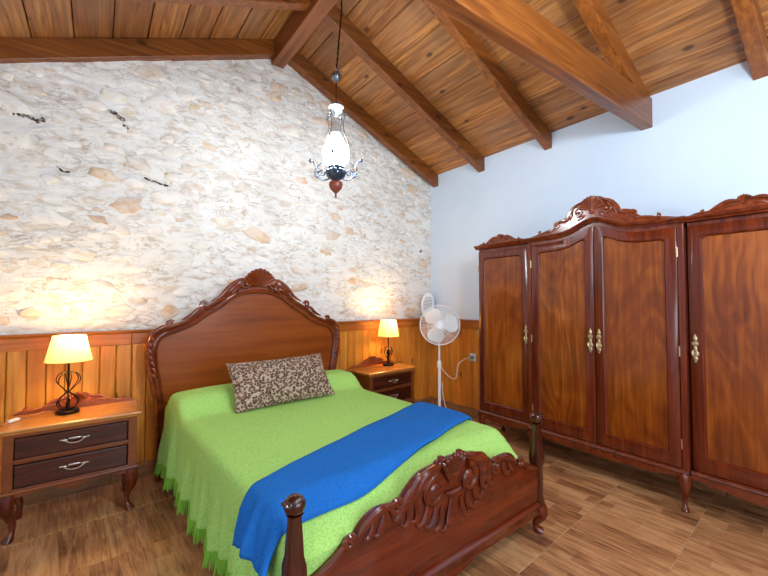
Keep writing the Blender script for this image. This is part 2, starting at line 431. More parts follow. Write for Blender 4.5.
for x, z, w, h in placed:
    m = stone_mesh(w, h, rs.uniform(.004, .011), rs, rs.choice((10, 11, 13)))
    o = m.build('stone', M['stone'] if rs.random() > .15 else M['tanstone'], wall_back); o.location = (x, yw(x)-.004-mort(x, z)*.6, z); o.rotation_euler = (0, rs.uniform(-.28, .28), 0)
for x, z, w, h, n, tl in ((-.42, 2.51, .24, .034, 10, .14), (.09, 2.655, .10, .05, 4, .5), (.15, 2.59, .06, .03, 2, .5), (.35, 2.215, .16, .02, 4, .14), (-.20, 2.19, .07, .012, 2, .3), (3.20, 1.90, .03, .05, 2, 0)):
    for k in range(n):       # broken dark pieces sitting in one hollow
        u = (k+.5)/n-.5; ww = w/n*rs.uniform(.9, 1.7)*.8+.012; hh = h*rs.uniform(.35, .8)+.008; px = x+u*w; pz = z-u*w*tl+rs.uniform(-.3, .3)*h
        m = stone_mesh(ww, hh, .006, rs, 9); o = m.build('stone', M['darkstone'], wall_back); o.location = (px, yw(px)-.003-mort(px, pz), pz); o.rotation_euler = (0, tl+rs.uniform(-.5, .5), 0)
        o['label'] = 'dark stone chip in a hollow of the wall'
# right wall
mb = MB(); rows = []
for k in range(25):
    rows.append([(XR + mnoise.noise(Vector((3, y*.9, k*.16)))*.004, y, 2.885*k/24) for y in [YF + (3.56-YF)*i/40 for i in range(41)]])
mb.strip(rows); mb.box(XR+.03, XR+.2, YF, 3.6, 0, 2.88)
wall_right = structure(mb.build('wall_right', M['plaster'], fix=True), 'plain white plastered wall behind the wardrobe', 'wall')
# left wall and front wall with openings for the two added fill-light windows
mb = MB()
for y0, y1, z0, z1 in ((YF, -.85, 0, 2.64), (.35, 3.6, 0, 2.64), (-.85, .35, 0, 1.0), (-.85, .35, 2.4, 2.64)): mb.box(XL-.2, XL, y0, y1, z0, z1)
structure(mb.build('wall_left', M['plaster'], smooth=False), 'white plastered side wall with an added window', 'wall')
mb = MB(); 
for x0, x1, z0, z1 in ((XL-.2, .2, 0, 2.6), (2.4, XR+.2, 0, 2.6), (.2, 2.4, 0, .85), (.2, 2.4, 2.35, 2.6)): mb.box(x0, x1, YF-.2, YF, z0, z1)
mb.prism([(XL, 2.6), (XR, 2.6), (XR, zp(XR)), (RIDGE, zp(RIDGE)), (XL, zp(XL))], YF-.2, YF)
structure(mb.build('wall_front', M['plaster'], smooth=False), 'white plastered wall opposite the bed with a wide added window', 'wall')
def window(name, xf, w, h, label):
    m = MB(xf)
    for a0, a1, b0, b1 in ((-w/2, -w/2+.06, 0, h), (w/2-.06, w/2, 0, h), (-w/2, w/2, 0, .06), (-w/2, w/2, h-.06, h), (-.03, .03, 0, h)): m.box(a0, a1, -.03, .03, b0, b1)
    structure(m.build(name, M['mahog'], smooth=False), label, 'added window')
window('fill_window_1', lambda a, c, b: (1.3+a, YF-.10+c, .85+b), 2.2, 1.5, 'wide wooden window added opposite the bed for fill light')
window('fill_window_2', lambda a, c, b: (XL-.10+c, -.25+a, 1.0+b), 1.2, 1.4, 'small wooden window added in the side wall for fill light')

# ------------------------------------------------------------------ wainscot and baseboards
def wainscot(name, L, xf, label, end):
    m = MB(xf); m.box(0, L, 0, .012, .10, 1.0)
    w = structure(m.build(name, M['deck'], smooth=False), label, 'wainscot')
    bw = .094; k = 0; r = random.Random(L)
    while k*bw < L - .01:
        a0 = k*bw; a1 = min(a0+bw-.003, L); m = MB()
        e = .006
        pf = [(0, .012), (0, .030-e), (e, .030), (a1-a0-e, .030), (a1-a0, .030-e), (a1-a0, .012)]
        m.strip([[(p[0], -p[1], 0) for p in pf], [(p[0], -p[1], .90) for p in pf]], close=True, cap=True)
        o = m.build('board', M['pine'], w, smooth=False); o.matrix_local = frame(xf, a0, 0, .102); k += 1
    seg = 1.5; k = 0
    while k*seg < L-.01:
        a0 = k*seg; a1 = min(a0+seg-.002, L); m = MB()
        m.box(0, a1-a0, -.040, -.028, 0, .085)
        o = m.build('top_rail', M['rail'], w, smooth=False, bevel=.004); o.matrix_local = frame(xf, a0, 0, .975); k += 1
    m = MB(); pf = [(.0, 0), (-.052, 0), (-.060, .006), (-.062, .014), (-.056, .020), (0, .022)]
    m.strip([[(0, p[0], p[1]) for p in pf], [(L, p[0], p[1]) for p in pf]], close=True, cap=True)
    o = m.build('cap_moulding', M['rail'], w); o.matrix_local = frame(xf, 0, 0, 1.058)
    return w
def frame(xf, a, c, b):
    o = Vector(xf(a, c, b)); ex = Vector(xf(a+1, c, b))-o; ey = Vector(xf(a, c+1, b))-o
    ez = Vector((0,0,1))
    return Matrix(((ex.x, ey.x*-0+ey.x, 0, o.x), (ex.y, ey.y, 0, o.y), (0, 0, 1, o.z), (0, 0, 0, 1)))
ca, sa = cos(WX), sin(WX)
Lb = (XR-XL)/ca - .012
wxf = lambda a, c, b: (XL + .01 + a*ca - c*sa, yw(XL+.01) - .014 + a*sa + c*ca, b)
w1 = wainscot('trim_1', Lb-.03, wxf, 'orange pine tongue-and-groove wainscot under the stone wall', 0)
rxf = lambda a, c, b: (XR-.012+c, 3.43-a, b)
w2 = wainscot('trim_2', 4.80, rxf, 'orange pine wainscot on the white wall beside the fan', 0)
def baseboard(name, L, xf, label):
    m = MB(xf); m.box(0, L, -.005, .005, .0, .1)
    b = structure(m.build(name, M['grout'], smooth=False), label, 'baseboard')
    k = 0
    while k*TS < L-.01:
        m = MB(); m.box(0, min(TS-.004, L-k*TS), -.040, -.002, 0, .098)
        o = m.build('tile', M['basetile'], b, smooth=False, bevel=.003); o.matrix_local = frame(xf, k*TS, 0, .001); k += 1
baseboard('baseboard_back', Lb-.03, wxf, 'brown tile baseboard below the long wainscot')
baseboard('baseboard_right', 4.80, rxf, 'brown tile baseboard in the corner behind the fan')

# ------------------------------------------------------------------ ceiling
mb = MB()
xs = [XL-.2, RIDGE, XR+.2]
def roofslab(m, x0, x1, z0, z1, y0, y1, t):
    m.add([(x0,y0,z0),(x1,y0,z1),(x1,y1,z1),(x0,y1,z0),(x0,y0,z0+t),(x1,y0,z1+t),(x1,y1,z1+t),(x0,y1,z0+t)],
          [(0,3,2,1),(4,5,6,7),(0,1,5,4),(1,2,6,5),(2,3,7,6),(3,0,4,7)])
zr = lambda x: 2.87 + .43*(XR-x); zl = lambda x: 2.955 + .42*(x+.52)
APEX = 1.351
roofslab(mb, APEX, XR+.2, zr(APEX)+.024, zr(XR+.2)+.024, YF-.2, 3.66, .05)
roofslab(mb, XL-.2, APEX, zl(XL-.2)+.024, zl(APEX)+.024, YF-.2, 3.66, .05)
ceiling = structure(mb.build('ceiling', M['deck'], smooth=False), 'pitched wooden ceiling of boards on dark-stained rafters', 'ceiling')
rc = random.Random(5)
RY = [3.365, 2.655, 1.875, 1.085, .43, -.33, -1.08]
def planks(xa, xb, zf, n):
    for k in range(n):
        x0 = lerp(xa, xb, k/n); x1 = lerp(xa, xb, (k+1)/n)
        ys = [YF-.1]; cuts = sorted(rc.sample([2.655, 1.875, 1.085, .43, -.33], rc.choice((0, 1, 1)) )) if True else []
        ys += cuts + [3.44]
        for a, b in zip(ys[:-1], ys[1:]):
            m = MB(); g = .005; yc = (a+b)/2; xc = (x0+x1)/2; dz = rc.uniform(-.003, .003)
            X0, X1 = min(x0, x1)+g*.5, max(x0, x1)-g*.5
            t = .02
            m.add([(x-xc, y-yc, zf(x)-zf(xc)+h) for h in (0, t) for x, y in ((X0,a+.002),(X1,a+.002),(X1,b-.002),(X0,b-.002))],
                  [(0,3,2,1),(4,5,6,7),(0,1,5,4),(1,2,6,5),(2,3,7,6),(3,0,4,7)])
            o = m.build('plank', M['plank'], ceiling, smooth=False, bevel=.007); o.location = (xc, yc, zf(xc)+.002+dz)
planks(APEX+.005, XR+.15, zr, 9)
planks(APEX-.005, XL-.15, zl, 13)
def rafter(y, side, w=.088, d=.145):
    zf = zr if side > 0 else zl
    x0, x1 = (RIDGE+.055, XR+.10) if side > 0 else (XL-.08, RIDGE-.055)
    xc = (x0+x1)/2
    m = MB(); m.add([(x-xc, yy, zf(x)-zf(xc)+h) for h in (-d, .001) for x, yy in ((x0,-w/2),(x1,-w/2),(x1,w/2),(x0,w/2))],
          [(0,3,2,1),(4,5,6,7),(0,1,5,4),(1,2,6,5),(2,3,7,6),(3,0,4,7)])
    o = m.build('rafter', M['beam'], ceiling, smooth=False, bevel=.006); o.location = (xc, y, zf(xc))
for k, y in enumerate(RY):
    rafter(y, 1, .085 if k != 2 else .075); rafter(y-.03 if k else y, -1)
m = MB(); m.box(-.06, .06, -2.44, 2.44, -.125, .125)
o = m.build('ridge_beam', M['ridge'], ceiling, smooth=False, bevel=.007); o.location = (1.315, .96, 3.625)
m = MB(); m.box(-2.36, 2.36, -.04, .04, -.115, .115)
o = m.build('tie_beam', M['beam'], ceiling, smooth=False, bevel=.007); o.location = (1.06, 1.12, 2.70); o.rotation_euler = (0, radians(-1.0), radians(-1.2))

# ------------------------------------------------------------------ carving helpers (all work in (a, c, b): a across, c = depth out of the face (negative is out), b up)
def spiral(cx, cz, r, turns, a0, sgn=1, n=26):
    return [(cx + r*(1-.82*k/n)*cos(a0+sgn*turns*2*pi*k/n), cz + r*(1-.82*k/n)*sin(a0+sgn*turns*2*pi*k/n)) for k in range(n+1)]
def rope(m, pts2, c, r0, r1, n=7, flat=.8):
    k = len(pts2); m.tube([(p[0], c, p[1]) for p in pts2], [lerp(r0, r1, i/(k-1)) for i in range(k)], n, flat, up=(0,1,0))
def leaf(m, pts2, c, r, n=7):              # swelling leaf: thin-thick-thin
    q = resample(smooth_poly(pts2, 4), 12); m.tube([(p[0], c, p[1]) for p in q], [r*max(.12, sin(pi*(.08+.88*i/11))**.8) for i in range(12)], n, .75, up=(0,1,0))
def shellfan(m, cx, cz, R, a0, a1, n, c, squash=1.0, base=.18):
    for k in range(n):
        a = lerp(a0, a1, (k+.5)/n); rr = R*(1-.10*abs((k+.5)/n-.5)*2); w = rr*abs(a1-a0)/n*.56
        pts = [(cx+cos(a)*rr*t, cz+sin(a)*rr*t*squash) for t in (base, .45, .7, .88, .97, 1.0)]
        m.tube([(p[0], c - .004*i, p[1]) for i, p in enumerate(pts)], [w*base*1.1, w*.5, w*.76, w*.95, w*.85, w*.3], 7, .9, up=(0,1,0))

# ------------------------------------------------------------------ bed
BR = radians(3.0)
bed = thing('bed', 'carved dark wooden double bed with shell-topped headboard', 'bed', (1.262, 1.19, 0), BR)
HX = -.053; HY = 2.055
half_out = [(.745,0),(.750,.25),(.757,.51),(.787,.68),(.816,.83),(.822,.93),(.805,1.03),(.748,1.092),(.66,1.116),(.56,1.152),(.49,1.205),(.43,1.25),(.34,1.30),(.25,1.382),(.15,1.44),(.07,1.468),(0,1.475)]
half_in = [(.68,0),(.685,.25),(.69,.51),(.712,.68),(.738,.83),(.745,.93),(.732,.985),(.69,1.028),(.60,1.062),(.50,1.105),(.43,1.155),(.38,1.188),(.31,1.23),(.24,1.285),(.16,1.328),(.08,1.352),(0,1.358)]
def mirror(h, n):
    q = resample(smooth_poly(h, 5), n); return [(-a, b) for a, b in q] + [(a, b) for a, b in reversed(q[:-1])]
HO = mirror(half_out, 60); HI = mirror(half_in, 60)
hx = lambda a, c, b: (HX+a, HY+c, b)
head = MB(hx); head.prism([(a*1.004, b) for a, b in HI], -.004, .03)
headboard = head.build('headboard', M['headpanel'], bed)
fr = MB(hx); rows = []
prof = [(0, .03), (0, -.012), (.06, -.030), (.18, -.034), (.28, -.018), (.42, -.014), (.60, -.020), (.75, -.038), (.90, -.040), (1, -.026), (1, .03)]
for (ia, ib), (oa, ob) in zip(HI, HO): rows.append([(lerp(ia, oa, t), c, lerp(ib, ob, t)) for t, c in prof])
fr.strip(rows, close=True, cap=True); fr.build('headboard_frame', M['headframe'], headboard)
cv = MB(hx)
shellfan(cv, 0, 1.40, .168, radians(18), radians(162), 11, -.034)
for s in (-1, 1):
    rope(cv, [(s*a, b) for a, b in spiral(.115, 1.432, .042, 1.25, radians(60), -1)], -.042, .014, .008)
    cv.ell((s*.115, -.048, 1.432), .017, .014, .017)
    leaf(cv, [(s*.10,1.475),(s*.17,1.468),(s*.25,1.41),(s*.32,1.33),(s*.40,1.285)], -.036, .017)
    leaf(cv, [(s*.15,1.43),(s*.20,1.42),(s*.25,1.375),(s*.27,1.345)], -.040, .015)
    leaf(cv, [(s*.17,1.40),(s*.21,1.38),(s*.235,1.345)], -.040, .013)
    leaf(cv, [(s*.14,1.395),(s*.17,1.375),(s*.185,1.35)], -.038, .011)
    rope(cv, [(s*a, b) for a, b in spiral(.445, 1.262, .030, 1.2, radians(170), -1)], -.034, .012, .008)
    leaf(cv, [(s*.43,1.255),(s*.49,1.225),(s*.53,1.185),(s*.60,1.15)], -.038, .016)
    leaf(cv, [(s*.47,1.27),(s*.455,1.235),(s*.46,1.195)], -.036, .012)
    rope(cv, [(s*a, b) for a, b in spiral(.672, 1.122, .028, 1.2, radians(150), -1)], -.034, .012, .007)
    leaf(cv, [(s*.66,1.118),(s*.72,1.105),(s*.78,1.06),(s*.805,1.0)], -.040, .015)
    for k in range(7):
        z = 1.02-.045*k; cx = .786 + .01*sin(k*.9)-.003*max(0, k-3); leaf(cv, [(s*(cx+.016), z+.02), (s*cx, z+.008), (s*(cx-.014), z-.022)], -.036, .011)
cv.build('headboard_carving', M['headframe'], headboard)

# footboard (slightly less turned than the bed axis)
FROT = radians(-2.0)
def fxf(a, c, b): return (a*cos(FROT)-c*sin(FROT), a*sin(FROT)+c*cos(FROT), b)
foot_half = [(.72,.372),(.66,.385),(.60,.408),(.555,.440),(.535,.452),(.51,.448),(.48,.478),(.44,.503),(.40,.512),(.35,.508),(.31,.498),(.285,.508),(.255,.535),(.22,.562),(.175,.584),(.13,.590),(.10,.592),(.05,.60),(0,.604)]
q = resample(smooth_poly(foot_half, 4), 46)
ftop = [(-a, b) for a, b in q] + [(a, b) for a, b in reversed(q[:-1])]
fb = MB(fxf); FT = .018
rows = []
for a, b in ftop: rows.append([(a, FT, .175), (a, FT, b-.012), (a, FT-.006, b-.002), (a, 0, b), (a, -FT+.004, b-.003), (a, -FT, b-.012), (a, -FT, .175)])
fb.strip(rows, close=True, cap=True)
footboard = fb.build('footboard', M['bedwood'], bed)
# lower rail with moulding and scalloped apron
rl = MB(fxf); pr = [(.03, .118), (.03, .18), (-.020, .186), (-.032, .180), (-.040, .168), (-.034, .156), (-.030, .150), (-.030, .118)]
rl.strip([[(-.70, c, b) for c, b in pr], [(.70, c, b) for c, b in pr]], close=True, cap=True)
ap = [(-.70, .13)] + [(a, .118 - .022*max(0, cos(a/.70*pi*1.5))**2 - .014*max(0, 1-abs(a)/.16)) for a in [-.66+1.32*k/44 for k in range(45)]] + [(.70, .13)]
rl.prism(ap, -.026, .02)
rl.build('lower_rail', M['bedwood'], footboard)
fc = MB(fxf); C0 = -FT-.002
shellfan(fc, 0, .470, .160, radians(58), radians(122), 7, C0-.004, base=.22)
shellfan(fc, 0, .462, .150, radians(246), radians(294), 7, C0-.002, base=.2)
leaf(fc, [(-.05,.468),(-.02,.458),(.02,.458),(.05,.468)], C0-.014, .012)
for s in (-1, 1):
    P = lambda L: [(s*a, b) for a, b in L]
    for k in range(3): fc.ell((s*(.060+.022*k), C0+.004, .612-.012*k), .016, .022, .013)
    rope(fc, P(spiral(.108, .488, .066, 1.10, radians(95), -1)), C0-.006, .019, .012)
    fc.ell((s*.112, C0, .488), .040, .020, .042)
    leaf(fc, P([(.050,.600),(.11,.585),(.18,.560),(.212,.50),(.205,.44),(.225,.405),(.25,.415)]), C0-.006, .026)
    leaf(fc, P([(.12,.580),(.20,.565),(.250,.505),(.250,.44),(.275,.405),(.30,.42)]), C0-.003, .023)
    leaf(fc, P([(.20,.560),(.26,.52),(.29,.47),(.32,.445),(.34,.46)]), C0-.002, .020)
    leaf(fc, P([(.15,.445),(.16,.40),(.19,.375),(.215,.39)]), C0-.002, .020)
    leaf(fc, P([(.10,.425),(.11,.375),(.14,.35),(.165,.365)]), C0-.002, .020)
    leaf(fc, P([(.06,.42),(.07,.355),(.095,.325),(.12,.34)]), C0-.002, .018)
    leaf(fc, P([(.02,.40),(.03,.335),(.055,.305),(.075,.32)]), C0-.002, .016)
    rope(fc, P(spiral(.318, .490, .030, 1.2, radians(140), -1)), C0-.002, .015, .010)
    leaf(fc, P([(.32,.505),(.39,.510),(.455,.485),(.50,.448)]), C0-.002, .022)
    leaf(fc, P([(.38,.49),(.39,.45),(.41,.42),(.435,.43)]), C0-.002, .018)
    leaf(fc, P([(.43,.48),(.44,.445),(.46,.425),(.475,.435)]), C0-.002, .014)
    rope(fc, P(spiral(.535, .440, .024, 1.2, radians(140), -1)), C0-.002, .014, .009)
    leaf(fc, P([(.545,.448),(.60,.405),(.66,.380),(.70,.372)]), C0-.002, .018)
fc.build('footboard_carving', M['bedwood'], footboard)
def cabriole(m, L, r, dx, dy):     # leg that swells out at the knee and ends in a small foot; top at z=L, local origin under the corner
    pts = []; rad = []
    for k in range(15):
        t = k/14; z = L*(1-t); o = .55*sin(pi*min(t*1.5, 1))*(1-t*.3) - .30*sin(pi*max(0, (t-.4)/.6)) + (.35*max(0, (t-.86)/.14))
        pts.append((dx*o*r*1.1, dy*o*r*1.1, z)); rad.append(r*(1.0-.62*sstep(.1, .78, t) + .28*sstep(.84, .97, t)))
    m.tube(pts, rad, 10)
for s in (-1, 1):
    px, py, _ = fxf(s*.735, 0, 0)
    ps = MB(lambda x, y, z: (px+x, py+y, z))
    secs = [(.13,.036),(.18,.037),(.20,.031),(.36,.030),(.40,.040),(.44,.038),(.47,.030),(.52,.027),(.585,.0225),(.598,.0225),(.605,.030)]
    rows = []
    for z, r in secs:
        n = 12; ring = []
        for j in range(n):
            a = 2*pi*j/n+pi/12; e = (abs(cos(a))**3.5+abs(sin(a))**3.5)**(-1/3.5); ring.append((r*e*cos(a)*.95, r*e*sin(a)*.95, z))
        rows.append(ring)
    ps.strip(rows, close=True, cap=True)
    post = ps.build('post', M['shaded_postwood'], bed)
    fn = MB(lambda x, y, z: (px+x, py+y, z)); fn.ell((0, 0, .632), .037, .037, .033, 16, 10)
    fn.tube([(x, -.026, .632+z) for x, z in spiral(0, 0, .026, 1.3, .6)], [.007]*27, 6)
    fn.tube([(-.034, y, .640) for y in (-.02, -.007, .007, .02)], [.004, .008, .008, .004], 6)
    fn.build('finial', M['shaded_postwood'], post)
    lg = MB(lambda x, y, z: (px+x, py+y, z)); cabriole(lg, .15, .042, s*.6, -.6); lg.build('leg', M['bedwood'], bed)
    sr = MB(); sr.box(s*.66+HX*.5-.015, s*.66+HX*.5+.015, .02, 2.04, .17, .33); sr.build('side_rail', M['bedwood'], bed, smooth=False, bevel=.006)
mt = MB(); mt.box(-.70, .57, .17, 1.98, .30, .52); mt.build('mattress', M['cable'], bed, smooth=False, bevel=.03)

# ------------------------------------------------------------------ bedspread (local bed coordinates)
XA, XB = -.755, .645
XC = (XA+XB)/2; HWID = (XB-XA)/2
def top_z(y):
    z = .565 + .115*exp(-((y-1.72)/.20)**4)
    z -= .14*(1-sstep(-.02, .20, y))**1.2
    return z
RC = .040
def spread_pt(s, y, off=0.0, hem=.17):
    """s: distance across from the middle line along the cloth; negative = left"""
    sg = -1 if s < 0 else 1; a = abs(s); zt = top_z(y) + off; flat = HWID - RC + .0
    R = RC + off
    bulge = .010*sin(y*9+sg)*sg
    if a <= flat: x = a; z = zt - .012*(a/flat)**4
    elif a <= flat + R*pi/2:
        t = (a-flat)/R; x = flat + R*sin(t); z = zt - .012 - R*(1-cos(t))
    else:
        d = a - flat - R*pi/2; x = flat + R + .05*d + off*.3; z = zt - .012 - R - d
        rip = sstep(.05, .34, d)
        x += rip*(.016*sin(y*21+1.3*sg)+.016*sin(y*58+2.0))
    return (XC + sg*x, y, z)
def hem_len(y, hem): return HWID - RC + RC*pi/2 + (top_z(y) - .012 - RC - hem)
NS, NY = 90, 150
rows = []
for j in range(NY+1):
    y = .022 + (1.985-.022)*j/NY; L = hem_len(y, .155 + .012*sin(y*5)); r = []
    for i in range(NS+1):
        s = -L + 2*L*i/NS; p = spread_pt(s, y)
        w = mnoise.noise(Vector((p[0]*3, p[1]*3, .3)))*.006
        r.append((p[0], p[1], p[2]+w*(abs(s) < HWID)))
    rows.append(r)
rows = [[(p[0], p[1]+.004, max(p[2]-dz, .16)) for p in rows[0]] for dz in (.22, .15, .08, .03)] + rows
sp = MB(); sp.strip(rows)
spread = sp.build('bedspread', M['green'], None, fix=True)
spread.location = bed.location; spread.rotation_euler = bed.rotation_euler
so = spread.modifiers.new('thickness', 'SOLIDIFY'); so.thickness = .006; so.offset = -1
tag(spread, 'lime green woven bedspread with tasselled fringe covering the bed', 'bedspread')
fg = MB(); rf = random.Random(3)
for sgn in (-1, 1):
    n = 330
    for k in range(n):
        y = .03 + 1.945*(k+.5)/n; L = hem_len(y, .155 + .012*sin(y*5)); p = Vector(spread_pt(sgn*L, y))
        ln = rf.uniform(.055, .075); dx = sgn*rf.uniform(.0, .012); dy = rf.uniform(-.010, .010)
        fg.tube([p+Vector((0,0,.008)), p+Vector((dx*.4, dy*.3, -ln*.35)), p+Vector((dx, dy, -ln*.75)), p+Vector((dx*1.1, dy*1.3, -ln))], [.0035, .0042, .0040, .0022], 5)
fr_o = fg.build('fringe', M['fringe'], spread); fr_o['kind'] = 'stuff'

# ------------------------------------------------------------------ blue blanket laid aslant over the foot of the bed
rows = []
NU, NV = 110, 26
LL = HWID - RC + RC*pi/2 + .135; LRt = HWID - RC + RC*pi/2 + .16
for i in range(NU+1):
    s = -LL + (LL+LRt)*i/NU; r = []
    xr = max(min(s, HWID), -HWID)
    yl = .142 + .285*(xr+.06) - .088; yn = .088 + .5*(yl + sqrt(yl*yl + .0016)); yf = .558 + .305*(xr+.06)
    hang = max(0, -s - (HWID-.01)); hang2 = max(0, s-(HWID-.01))
    for j in range(NV+1):
        v = j/NV; y = lerp(yn, yf, v) + .010*mnoise.noise(Vector((s*4, v*2, 5)))
        y += -.06*hang*(1-v) + .05*hang*v
        y = max(y, .080); p = spread_pt(s, y, .013)
        edge = min(v, 1-v)*NV
        lift = .010*(1 - exp(-edge*.9)) if True else 0
        rip = .022*sin(v*13+1.0)*min(hang/.12, 1) + .014*sin(v*24+.4)*min(hang/.12, 1)
        wz = .006*mnoise.noise(Vector((p[0]*5, p[1]*5, 2.2)))+.003
        lw = -.02*hang/.25*(1+sin(v*8))
        r.append((p[0]-rip*.8-hang*.16, y, p[2]+lift*(hang < .02)+(wz if hang < .01 else 0)+lw*(hang > 0)))
    rows.append(r)
bl = MB(); bl.strip(rows); blanket = bl.build('blanket', M['blue'])
blanket.location = bed.location; blanket.rotation_euler = bed.rotation_euler
so = blanket.modifiers.new('thickness', 'SOLIDIFY'); so.thickness = .014; so.offset = 0
tag(blanket, 'blue fleece blanket laid slantwise across the foot of the bed', 'blanket')

# ------------------------------------------------------------------ leopard cushion
def cushion():
    m = MB(); n = 36; k = 22; W, H, T = .375, .185, .085
    for sg in (-1, 1):
        rows = []
        for j in range(k+1):
            v = -1+2*j/k; r = []
            for i in range(n+1):
                u = -1+2*i/n
                th = (max(0, 1-abs(u)**3.2)**.55)*(max(0, 1-abs(v)**2.6)**.6)
                px = W*u*(1-.05*(1-v*v)**1*abs(u)**2 - .0); pz = H*v*(1-.07*(1-u*u))
                wr = .006*mnoise.noise(Vector((u*3, v*3, 1+sg)))*th
                r.append((px, sg*(T*th+wr), pz))
            rows.append(r)
        m.strip(rows)
    o = m.build('cushion', M['leopard'], None, fix=True); return o
cu = cushion()
def bedw(x, y, z): return (1.262 + x*cos(BR)-y*sin(BR), 1.19 + x*sin(BR)+y*cos(BR), z)
cu.location = bedw(-.085, 1.485, .716); cu.rotation_euler = (radians(-38), radians(-.5), BR + radians(-1))
tag(cu, 'leopard print rectangular cushion leaning at the head of the bed', 'cushion')

# ------------------------------------------------------------------ nightstands
def nightstand(loc, rz, label, group='nightstands beside the bed'):
    t = thing('nightstand', label, 'nightstand', loc, rz, group)
    W, D = .60, .34; z0, z1 = .262, .575
    m = MB()
    for x0, x1, y0, y1, a, b in ((-W/2, -W/2+.045, -D/2, D/2, z0, z1), (W/2-.045, W/2, -D/2, D/2, z0, z1), (-W/2, W/2, D/2-.015, D/2, z0, z1), (-W/2+.02, W/2-.02, -D/2, D/2, z0, z0+.022),
                                 (-W/2+.02, W/2-.02, -D/2+.003, D/2, .412, .438), (-W/2+.02, W/2-.02, -D/2+.003, D/2, z1-.02, z1)): m.box(x0, x1, y0, y1, a, b)
    m.build('body', M['nswood'], t, smooth=False, bevel=.004)
    m = MB(); pf = [(0, 0), (.008, 0), (.012, .006), (.012, .012), (.018, .015), (.022, .022), (.020, .029), (.012, .032)]
    rows = [[(-W/2-p, -D/2-p, z1+b), (W/2+p, -D/2-p, z1+b), (W/2+p, D/2+p*.3, z1+b), (-W/2-p, D/2+p*.3, z1+b)] for p, b in pf]
    m.strip(rows, close=True, cap=True); m.build('top', M['nstop'], t, smooth=False)
    for za, zb in ((.288, .408), (.442, .552)):
        m = MB(); m.box(-W/2+.049, W/2-.049, -D/2-.004, D/2-.03, za, zb); dr = m.build('drawer', M['darkdrawer'], t, smooth=False, bevel=.005)
        h = MB(); zc = (za+zb)/2+.006; y = -D/2-.006
        for s in (-1, 1):
            h.ell((s*.042, y-.003, zc), .011, .006, .009); h.ell((s*.058, y-.002, zc+.003), .010, .004, .005); h.tube([(s*.042, y, zc), (s*.042, y-.016, zc)], .004, 6)
        h.tube([(x*.042, y-.016, zc-.016*(1-abs(x)**2.5)) for x in [-1+2*k/12 for k in range(13)]], [.0035+.002*(1-abs(-1+2*k/12)) for k in range(13)], 7)
        h.ell((0, y-.002, zc+.006), .03, .003, .007)
        h.build('handle', M['silver'], dr)
    m = MB(); ap = [(-W/2+.03, z0+.004)] + [(x, z0 - .018 - .016*cos(x/(W/2-.05)*pi*2)*(1 if abs(x) < .2 else .4) - .01*exp(-(x/.05)**2)) for x in [-.255+.51*k/36 for k in range(37)]] + [(W/2-.03, z0+.004)]
    m.prism(ap, -D/2, -D/2+.02); 
    pf2 = [(-.006, z0-.004), (-.012, z0+.004), (-.008, z0+.012), (0, z0+.014), (.01, z0)]
    m.strip([[(-W/2-.004, -D/2+c, b) for c, b in pf2], [(W/2+.004, -D/2+c, b) for c, b in pf2]], close=True, cap=True)
    m.build('apron', M['nswood'], t)
    for sx in (-1, 1):
        for sy in (-1, 1):
            m = MB(lambda x, y, z: (sx*(W/2-.035)+x, sy*(D/2-.035)+y, z)); cabriole(m, .27, .038, sx*.7, sy*.7); m.build('leg', M['mahog'], t)
    # carved gallery along the back edge
    m = MB(lambda a, c, b: (a, D/2-.016+c, .607+b*1.38))
    hh = [(.30, .004), (.27, .016), (.235, .020), (.20, .018), (.16, .026), (.12, .042), (.08, .050), (.04, .066), (0, .072)]
    qq = resample(smooth_poly(hh, 4), 28); out = [(-a, b) for a, b in qq] + [(a, b) for a, b in reversed(qq[:-1])]
    m.prism([(-.30, -.001)] + out + [(.30, -.001)], -.008, .010)
    shellfan(m, 0, .022, .052, radians(25), radians(155), 7, -.009)
    for s in (-1, 1):
        rope(m, [(s*a, b) for a, b in spiral(.07, .032, .018, 1.2, radians(80), -1)], -.011, .006, .004)
        leaf(m, [(s*.06,.05),(s*.11,.046),(s*.15,.03),(s*.17,.014)], -.010, .009)
        leaf(m, [(s*.10,.03),(s*.14,.026),(s*.16,.010)], -.010, .007)
        rope(m, [(s*a, b) for a, b in spiral(.245, .018, .013, 1.2, radians(140), -1)], -.010, .005, .003)
        leaf(m, [(s*.17,.022),(s*.21,.014),(s*.24,.008)], -.010, .007)
    m.build('carved_gallery', M['gallery'], t)
    return t
nsL = nightstand((-.085, 3.005, 0), radians(0), 'two-drawer carved nightstand left of the bed, whole front in view')
nsR = nightstand((2.345, 3.125, 0), radians(4), 'two-drawer carved nightstand right of the bed, half hidden by the bedspread')

